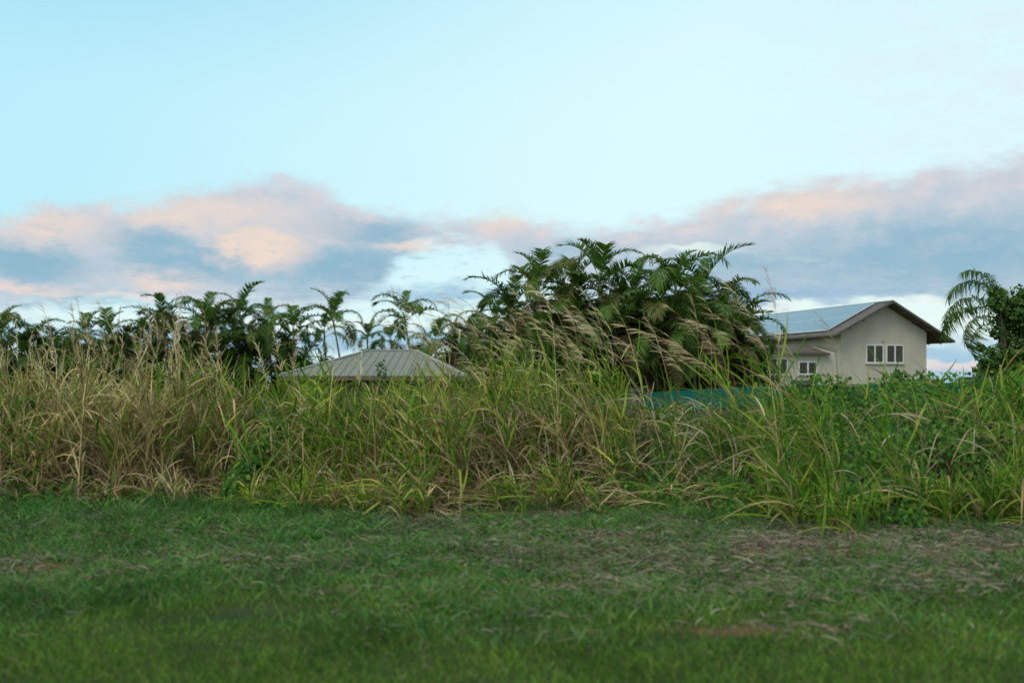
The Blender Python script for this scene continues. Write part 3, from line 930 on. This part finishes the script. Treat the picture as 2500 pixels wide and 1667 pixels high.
# tussocks
tall = Ribbons(); dry = Ribbons(); plume = Ribbons()
XT = []
for _ in range(1210):
    x = rng.uniform(-11.5, 11.5)
    fe = float(front_edge(x)); y = fe + rng.uniform(0.04, 1) * (14.75 - fe)
    u = x / y * FPX + 1250
    if 1570 < u < 2010 and y > 12.4 and rng.uniform() < .6: continue
    if rng.uniform() < tab(T_DENS, u) * .85: XT.append((x, y))
NB = len(XT)
for _ in range(315):                                             # low outlying tufts that fray the front edge
    x = rng.uniform(-11.5, 11.5)
    if rng.uniform() < .35 + .55 * math.sin(x * 1.7 + 2) * math.sin(x * .8): XT.append((x, float(front_edge(x)) - abs(rng.normal()) * .4 + .15))
XT = np.array(XT)
cul = []; lowk = []
for it, (x, y) in enumerate(XT):
    k = rng.integers(3, 7)
    lowk.append(np.full(k, 1.0 if it < NB else rng.uniform(.22, .5)))
    cul.append(np.stack([x + rng.normal(size=k) * .09, y + rng.normal(size=k) * .08], 1))
cul = np.concatenate(cul); lowk = np.concatenate(lowk)
nC = len(cul)
u = cul[:, 0] / cul[:, 1] * FPX + 1250
depthf = np.clip((cul[:, 1] - front_edge(cul[:, 0])) / 2.9, 0, 1)
has_plume = (lowk > .99) & (rng.uniform(size=nC) < tab(T_PLUME, u) * np.where(u > 1100, .34, .30))
H = tab(T_H, u) * rng.uniform(.62, 1.02, nC) * (.72 + .28 * np.clip(depthf * 2.2, 0, 1))
H = np.where(has_plume, tab(T_H, u) * np.where(u > 1100, rng.uniform(.86, 1.24, nC), rng.uniform(.82, 1.04, nC)), H)
lean = tab(T_LEAN, u)[:, None] * np.array([1.0, 0.15])[None] * rng.uniform(.4, 1.5, nC)[:, None] + rng.normal(size=(nC, 2)) * .10
H *= lowk * (1 + .10 * np.sin(cul[:, 0] * 2.9 + .5) * np.sin(cul[:, 0] * 1.3 + cul[:, 1]) + .08 * np.sin(cul[:, 0] * 6.7))
gz = ground_z(cul[:, 0], cul[:, 1])


def culm_pt(i, t):
    """points of culms i at parameters t"""
    h = H[i][:, None] * t
    b = t ** 2.1
    return np.stack([cul[i, 0][:, None] + lean[i, 0][:, None] * H[i][:, None] * b, cul[i, 1][:, None] + lean[i, 1][:, None] * H[i][:, None] * b,
                     gz[i][:, None] + h - .28 * (np.abs(lean[i]).sum(1) ** 2 * H[i])[:, None] * b], -1)


ids = np.arange(nC)
kk = 7
tt = np.tile(np.linspace(0, 1, kk), (nC, 1))
isgreen = rng.uniform(size=nC) < tab(T_GREEN, u)
colC = np.where((isgreen & ~(has_plume & (rng.uniform(size=nC) < .6)))[:, None], pal(nC, *GREEN), pal(nC, *STRAW))
W = (.014 * np.linspace(1, .45, kk))[None] * rng.uniform(.7, 1.2, nC)[:, None]
tall.add(culm_pt(ids, tt), W, np.repeat(side_of(np.tile([0., 0, 1], (nC, 1)), .25)[:, None], kk, 1), colC)
# leaves on the culms
for j in range(11):
    t0 = np.clip(.06 + .084 * j + rng.normal(size=nC) * .05, .02, .97)
    sel = np.where((rng.uniform(size=nC) < .92) & (t0 < np.where(has_plume, .86, .97)))[0]
    P0 = culm_pt(sel, t0[sel][:, None])[:, 0]
    n = len(sel)
    an = rng.uniform(0, math.tau, n)
    upk = np.where(rng.uniform(size=n) < .3, rng.uniform(.4, 1.0, n), rng.uniform(1.0, 2.8, n))
    wind = tab(T_LEAN, u[sel]) * 1.3
    D = unit(np.stack([np.cos(an) + wind, np.sin(an) * .8, upk], 1))
    L = rng.uniform(.34, .95, n) * np.sqrt(lowk[sel]) * np.interp(t0[sel], [0, .5, 1], [1, 1, .62]) * np.where(u[sel] > 1900, 1.2, 1.0)
    k = 6
    s = np.linspace(0, 1, k)[None, :, None]
    P = P0[:, None] + D[:, None] * L[:, None, None] * s
    P[..., 2] -= (L * np.where(rng.uniform(size=n) < .6, rng.uniform(.03, .35, n), rng.uniform(.35, .95, n)))[:, None] * s[..., 0] ** 2.1
    P[..., 0] += (L * wind * .4)[:, None] * s[..., 0] ** 2
    P[..., 2] = np.maximum(P[..., 2], gz[sel][:, None] + .02)
    Wd = rng.uniform(.011, .027, n)[:, None] * np.array([.5, .95, 1, .85, .55, .05])[None]
    lowdry = rng.uniform(size=n) < np.interp(t0[sel], [0, .35, .7, 1], [.95, .6, .22, .12]) * (1.25 - tab(T_GREEN, u[sel]))
    g = isgreen[sel] & ~lowdry | (rng.uniform(size=n) < tab(T_GREEN, u[sel]) * .55)
    col = np.where(g[:, None], np.where((rng.uniform(size=n) < np.interp(u[sel], [1400, 2000], [.15, .75]))[:, None], pal(n, *LUSH), pal(n, *GREEN)), pal(n, *STRAW, p=(.3, .3, .2, .2)))
    tall.add(P[g], Wd[g], np.repeat(side_of(D[g])[:, None], k, 1), col[g])
    dry.add(P[~g], Wd[~g] * .85, np.repeat(side_of(D[~g])[:, None], k, 1), col[~g])
# seed plumes
pi = np.where(has_plume)[0]
n = len(pi)
top0 = culm_pt(pi, np.full((n, 1), 1.0))[:, 0]
tan = unit(top0 - culm_pt(pi, np.full((n, 1), .9))[:, 0])
PLn = rng.uniform(.42, .8, n)
windv = np.stack([tab(T_LEAN, u[pi]) * 1.7 - .1 + rng.normal(size=n) * .12, rng.normal(size=n) * .15, np.full(n, -.05)], 1)
kx = 6
s = np.linspace(0, 1, kx)[None, :, None]
Ax = top0[:, None] + tan[:, None] * PLn[:, None, None] * s + windv[:, None] * (PLn[:, None, None] * .55 * s ** 2)
Ax[..., 2] -= (PLn * .25 * np.abs(windv[:, 0]))[:, None] * s[..., 0] ** 2
colP = pal(n, *SEED, jitter=.14)
plume.add(Ax, (.006 * np.linspace(1, .4, kx))[None] * np.ones((n, 1)), np.repeat(side_of(tan)[:, None], kx, 1), colP)
for j in range(22):
    t = rng.uniform(.0, .98, n)
    P0 = np.stack([np.array([np.interp(t[i], np.linspace(0, 1, kx), Ax[i, :, c]) for i in range(n)]) for c in range(3)], 1)
    D = unit(tan * .8 + windv * .8 + np.array([-.12, 0, 0]) * (np.abs(tab(T_LEAN, u[pi])) > .14)[:, None] + rng.normal(size=(n, 3)) * np.array([.28, .28, .22]))
    L = rng.uniform(.08, .25, n) * np.interp(t, [0, 1], [1.1, .5])
    k = 4
    ss = np.linspace(0, 1, k)[None, :, None]
    P = P0[:, None] + D[:, None] * L[:, None, None] * ss + windv[:, None] * (L[:, None, None] * .5 * ss ** 2)
    P[..., 2] -= (L * .25)[:, None] * ss[..., 0] ** 2
    plume.add(P, rng.uniform(.0045, .0085, n)[:, None] * np.array([.7, 1, 1, .4])[None], np.repeat(side_of(D)[:, None], k, 1), colP * rng.uniform(.8, 1.2, (n, 1)))
# dry thatch inside and under the stand
n = 51000
x = rng.uniform(-11.5, 11.5, n); y = front_edge(x) + rng.uniform(-.25, 2.6, n)
uu = x / y * FPX + 1250
clump = .5 + .5 * np.sin(x * 2.3 + 1) * np.sin(x * 5.1 + y * 1.5)
keep = rng.uniform(size=n) < tab(T_THATCH, uu) * (.4 + .6 * clump) * .75
x, y, uu = x[keep], y[keep], uu[keep]; n = len(x)
back = np.clip((y - front_edge(x) + .2) / .9, .05, 1)
z = rng.uniform(0, 1, n) ** 1.15 * 1.25 * back * tab(T_H, uu) / 1.8
an = rng.uniform(0, math.tau, n)
D = unit(np.stack([np.cos(an), np.sin(an) * .8 - .15, rng.normal(size=n) * .55 + .15], 1))
L = rng.uniform(.25, .8, n)
k = 6
s = np.linspace(0, 1, k)[None, :, None]
P = np.stack([x, y, z + ground_z(x, y)], 1)[:, None] + D[:, None] * L[:, None, None] * s
P[..., 2] -= (L * rng.uniform(.2, .95, n))[:, None] * s[..., 0] ** 2
P[..., 2] = np.maximum(P[..., 2], ground_z(x, y)[:, None] + .015 + .03 * rng.uniform(size=(n, 1)))
dry.add(P, rng.uniform(.007, .018, n)[:, None] * np.array([.5, 1, 1, .9, .6, .1])[None], np.repeat(side_of(D)[:, None], k, 1), pal(n, *THATCH, jitter=.22))
# blades lying flat along the foot of the stand
n = 4200
x = rng.uniform(-9, 9, n); y = front_edge(x) + rng.normal(size=n) * .38 + .02
uu = x / y * FPX + 1250
pr = np.interp(uu, [-700, 0, 450, 560, 700, 1100, 1500, 1900, 2500, 3200], [.2, .2, .25, .6, .9, .8, .55, .3, .25, .25])
pr = pr * np.clip(.45 + .8 * np.sin(x * 2.1 + .6) * np.sin(x * .9 + y * 2.0), .08, 1)
keep = rng.uniform(size=n) < pr
x, y, uu = x[keep], y[keep], uu[keep]; n = len(x)
an = rng.normal(size=n) * .45 + np.where(rng.uniform(size=n) < .55, 0.12, math.pi - .1)
D = unit(np.stack([np.cos(an), np.sin(an) * .8 - .1, rng.uniform(.05, .75, n)], 1))
L = rng.uniform(.4, 1.05, n)
P = np.stack([x, y, ground_z(x, y) + rng.uniform(.03, .3, n)], 1)[:, None] + D[:, None] * L[:, None, None] * s
P[..., 2] -= (L * D[:, 2] * 1.05)[:, None] * s[..., 0] ** 2
P[..., 2] = np.maximum(P[..., 2], ground_z(x, y)[:, None] + .03)
Wd = rng.uniform(.007, .016, n)[:, None] * np.array([.6, 1, 1, .9, .6, .1])[None]
g = rng.uniform(size=n) < np.interp(uu, [0, 600, 900, 1150, 1400, 1800, 2500], [.5, .8, .75, .35, .3, .6, .7])
tall.add(P[g], Wd[g], np.repeat(side_of(D[g])[:, None], k, 1), pal(int(g.sum()), GREEN[1], GREEN[3], GREEN[0]))
dry.add(P[~g], Wd[~g], np.repeat(side_of(D[~g])[:, None], k, 1), pal(int((~g).sum()), *STRAW))
tag(tall.build('tall_grass', M_GRASS), 'tall green grass stand along the verge, in front of the block wall', 'tall grass', kind='stuff')
tag(dry.build('dry_grass', M_DRY), 'brown dead leaves and thatch tangled through the tall grass', 'dry grass', kind='stuff')
tag(plume.build('seed_plume_grass', M_DRY), 'tan feathery seed plumes bending left above the tall grass', 'grass plumes', kind='stuff')

# ------------------------------------------------------------------ creeper
rb = Ribbons()
def creeper(n, xr, yr, zt, size, cols, wave=1.0):
    x = rng.uniform(*xr, n)
    f = rng.uniform(0, 1, n)
    y0, y1 = yr
    top = np.interp(x, *zt)
    z = top * f ** .8
    y = y0 + (y1 - y0) * (z / np.maximum(top, .1)) ** 1.4 + .26 * np.sin(x * 2.6 + z * 2.5) * wave + .1 * np.sin(x * 7.1 - z * 5) * wave + np.abs(rng.normal(size=n)) * .16
    keep = (np.sin(x * 4.3 + 1.0) * np.sin(z * 5.2 + x * 1.1) + np.sin(x * 9.0 - z * 7)*.5 + rng.normal(size=n) * .45) > -.55
    x, y, z = x[keep], y[keep], z[keep]; n = len(x)
    nr = unit(np.stack([rng.normal(size=n) * .6, -1 + rng.normal(size=n) * .5, .6 + rng.normal(size=n) * .5], 1))
    up = unit(np.stack([rng.normal(size=n) * .6, rng.normal(size=n) * .3 - .2, -np.ones(n)], 1))
    rb.leaves(np.stack([x, y, z + ground_z(x, y) + .03], 1), nr, up, size * rng.uniform(.6, 1.3, n), pal(n, *cols, jitter=.25), LEAF6)
CG = ((0.05, 0.165, 0.018), (0.03, 0.10, 0.014), (0.085, 0.21, 0.025), (0.04, 0.12, 0.025), (0.13, 0.17, 0.035))
creeper(60000, (2.3, 11.5), (10.75, 14.6), ([2.3, 3.0, 3.6, 4.2, 5.2, 6.0, 11.5], [.8, 1.0, 1.08, 1.42, 1.5, 1.5, 1.55]), .062, CG)
creeper(6500, (4.0, 11.5), (14.4, 15.1), ([4.0, 4.6, 5.2, 6, 9.5], [1.35, 1.68, 1.58, 1.66, 1.66]), .065, CG)
creeper(3000, (-3.6, -2.35), (12.25, 13.6), ([-3.6, -3.2, -2.7, -2.35], [.7, 1.25, 1.15, .8]), .08, CG)
creeper(6500, (-11.5, -5.3), (12.2, 13.6), ([-11.5, -6.2, -5.3], [1.4, 1.3, .7]), .08, CG)
creeper(11000, (-2.3, 2.6), (12.5, 14.6), ([-2.3, -.6, 0.4, 1.4, 2.4], [1.1, 1.45, 1.3, 1.0, 1.2]), .07, CG)
creeper(3600, (0.8, 2.6), (11.8, 12.9), ([.8, 1.4, 2.0, 2.6], [.3, .75, .6, .6]), .08, CG)
tag(rb.build('creeper', M_CREEPER), 'green creeper leaves smothering the wall and the grass stems', 'creeper', kind='stuff')

# ------------------------------------------------------------------ verge and lawn grass
LAWN = ((0.098, 0.215, 0.022), (0.13, 0.235, 0.03), (0.064, 0.165, 0.018), (0.185, 0.225, 0.065))
ROUGH = ((0.068, 0.205, 0.048), (0.048, 0.145, 0.044), (0.115, 0.24, 0.045), (0.155, 0.20, 0.085))
CUT = ((0.26, 0.22, 0.16), (0.20, 0.155, 0.115), (0.34, 0.295, 0.22))
def vnoise(x, y, f, seed):
    a = np.random.default_rng(seed).uniform(0, math.tau, 8)
    v = 0
    for i in range(4):
        v = v + np.sin(x * f * (1 + .37 * i) * math.cos(a[i]) + y * f * (1.1 + .31 * i) * math.sin(a[i]) + a[i + 4]) / (1 + .4 * i)
    return v / 2.2


def turf(name, n, y0, y1, hw, h, w, cols, straw, k, label, soft0=.35, soft1=.35, lean=.6):
    rb = Ribbons()
    y = np.sqrt(rng.uniform(y0 ** 2, y1 ** 2, n)); x = rng.uniform(-1, 1, n) * (hw[0] + (hw[1] - hw[0]) * (y - y0) / (y1 - y0))
    edge = np.clip((y - y0) / soft0, 0, 1) * np.clip((y1 - y) / soft1, 0, 1)
    edge = np.clip(edge * 1.35 + (vnoise(x, y, 1.3, 4) * .6 + vnoise(x, y, 4.5, 5) * .4) * (edge < .95), 0, 1)
    keep = (rng.uniform(size=n) < edge) & (rng.uniform(size=n) > soil_mask(x, y) * np.where(y > 8, .98, .8))
    x, y = x[keep], y[keep]; n = len(x)
    uu = x / y * FPX + 1250
    patch = vnoise(x, y, 1.7, 9) + .6 * vnoise(x, y, 5.0, 10)
    hh = rng.uniform(*h, n) * (1 + .35 * vnoise(x, y, 3.2, 12) + .25 * vnoise(x, y, 8.0, 13))
    hh = hh * (1 + .9 * np.clip((y - 10.3) / 1.6, 0, 1) * np.interp(uu, [0, 800, 1300], [1, .8, .3]))
    sp = straw * (1 + .9 * patch) * np.interp(uu, [0, 900, 1400, 2500], [.55, .8, 1.35, 1.5]) * np.interp(y, [6.6, 7.9], [.12, 1.0])
    isst = rng.uniform(size=n) < sp
    an = rng.uniform(0, math.tau, n)
    D = unit(np.stack([np.cos(an) * lean, np.sin(an) * lean, np.ones(n)], 1))
    D[isst] = unit(np.stack([np.cos(an), np.sin(an), .28 + .2 * np.sin(an * 3)], 1))[isst]
    hh = np.where(isst, hh * 1.05, hh)
    s = np.linspace(0, 1, k)[None, :, None]
    P = np.stack([x, y, ground_z(x, y) + np.where(isst, rng.uniform(0, .05, n), -.004)], 1)[:, None] + D[:, None] * hh[:, None, None] * s
    P[..., 2] -= (hh * rng.uniform(.1, .5, n))[:, None] * s[..., 0] ** 2
    P[..., 0] -= (hh * .1)[:, None] * s[..., 0] ** 2
    prof = {3: [1, .8, .08], 4: [.8, 1, .7, .06]}[k]
    Wd = rng.uniform(*w, n)[:, None] * np.array(prof)[None]
    col = np.where(isst[:, None], pal(n, *CUT, jitter=.2), pal(n, *cols, jitter=.2) * (1 + (.26 * vnoise(x, y, 2.0, 15) + .22 * vnoise(x, y, 6.5, 16))[:, None] * np.array([1, .8, .8])))
    rb.add(P, Wd, np.repeat(side_of(D)[:, None], k, 1), np.clip(col, .005, 1))
    return tag(rb.build(name, M_GRASS), label, 'grass', kind='stuff')


turf('lawn_grass', 420000, 3.4, 10.4, (5.8, 9.6), (.035, .08), (.0035, .006), LAWN, .02, 3, 'short mown green grass of the verge nearest the road', .3, 4.4)
turf('verge_grass', 250000, 5.6, 12.6, (7.2, 11.5), (.07, .19), (.005, .009), ROUGH, .30, 4, 'rough dark green verge grass mixed with cut straw below the tall stand', 2.6, .25, .8)
# loose straw left by the mower, in ragged drifts
rb = Ribbons()
for sx, sy, rx, ry in SOIL + [(2.0, 8.2, .5, .2), (3.6, 7.6, .7, .25), (0.1, 8.9, .5, .2), (4.6, 7.9, .6, .25), (-1.1, 11.0, .35, .18), (1.9, 9.6, .9, .25), (3.6, 9.6, 1.0, .3), (2.8, 7.3, .6, .25), (4.2, 7.2, .5, .2), (1.2, 8.6, .6, .2)]:
    n = int(1500 * rx * ry / .1 * .2)
    x = sx + rng.normal(size=n) * rx * 1.1; y = sy + rng.normal(size=n) * ry * 1.4 + .12 * np.sin(x * 6)
    keep = vnoise(x, y, 4.0, 31) + rng.normal(size=n) * .3 > -.1
    x, y = x[keep], y[keep]; n = len(x)
    an = rng.uniform(0, math.tau, n)
    D = unit(np.stack([np.cos(an), np.sin(an), rng.uniform(-.05, .6, n)], 1))
    L = rng.uniform(.05, .19, n)
    s4 = np.linspace(0, 1, 4)[None, :, None]
    P = np.stack([x, y, ground_z(x, y) + rng.uniform(.01, .09, n)], 1)[:, None] + D[:, None] * L[:, None, None] * s4
    P[..., 2] -= (L * .4)[:, None] * s4[..., 0] ** 2
    P[..., 2] = np.maximum(P[..., 2], ground_z(P[..., 0], P[..., 1]) + .008)
    rb.add(P, rng.uniform(.004, .010, n)[:, None] * np.array([.7, 1, .9, .2])[None], np.repeat(side_of(D)[:, None], 4, 1), pal(n, *CUT, jitter=.25))
tag(rb.build('straw_litter', M_DRY), 'loose cut straw lying on bare brown soil in the verge', 'straw', kind='stuff')

# weedy tufts in the rough strip
rb = Ribbons()
nt_ = 5600
x0 = rng.uniform(-11, 11, nt_); y0 = rng.uniform(7.6, 12.3, nt_) ** 1.0
uu = x0 / y0 * FPX + 1250
pr = np.interp(uu, [-500, 0, 700, 1000, 1500, 2500], [.9, .9, .8, .7, .5, .45]) * np.clip(.55 + .6 * vnoise(x0, y0, 1.9, 41), .05, 1) * np.interp(y0, [7.6, 8.3, 12.3], [.25, .8, 1])
keep = (rng.uniform(size=nt_) < pr) & (y0 < front_edge(x0) + .2) & (soil_mask(x0, y0) < .5)
x0, y0, uu = x0[keep], y0[keep], uu[keep]
m_ = 20
th_ = rng.uniform(.5, 1.5, len(x0)) * np.interp(y0, [7.6, 10, 11, 12.3], [.11, .17, .28, .40])
colT = pal(len(x0), *ROUGH, (0.085, 0.20, 0.03), (0.07, 0.17, 0.035), jitter=.28)
x = np.repeat(x0, m_) + rng.normal(size=len(x0) * m_) * .035; y = np.repeat(y0, m_) + rng.normal(size=len(x0) * m_) * .035
n = len(x)
an = rng.uniform(0, math.tau, n)
D = unit(np.stack([np.cos(an) * .75, np.sin(an) * .75, rng.uniform(.35, 1.3, n)], 1))
L = np.repeat(th_, m_) * rng.uniform(.6, 1.25, n)
s5 = np.linspace(0, 1, 5)[None, :, None]
P = np.stack([x, y, ground_z(x, y)], 1)[:, None] + D[:, None] * L[:, None, None] * s5
P[..., 2] -= (L * rng.uniform(.1, .7, n))[:, None] * s5[..., 0] ** 2
P[..., 2] = np.maximum(P[..., 2], ground_z(x, y)[:, None] + .004)
rb.add(P, rng.uniform(.006, .013, n)[:, None] * np.array([.6, 1, .9, .6, .05])[None], np.repeat(side_of(D)[:, None], 5, 1), np.clip(np.repeat(colT, m_, 0) * (1 + rng.normal(size=(n, 1)) * .12), .005, 1))
tag(rb.build('weed_tufts_grass', M_GRASS), 'bright weedy grass tufts scattered along the rough verge', 'grass', kind='stuff')
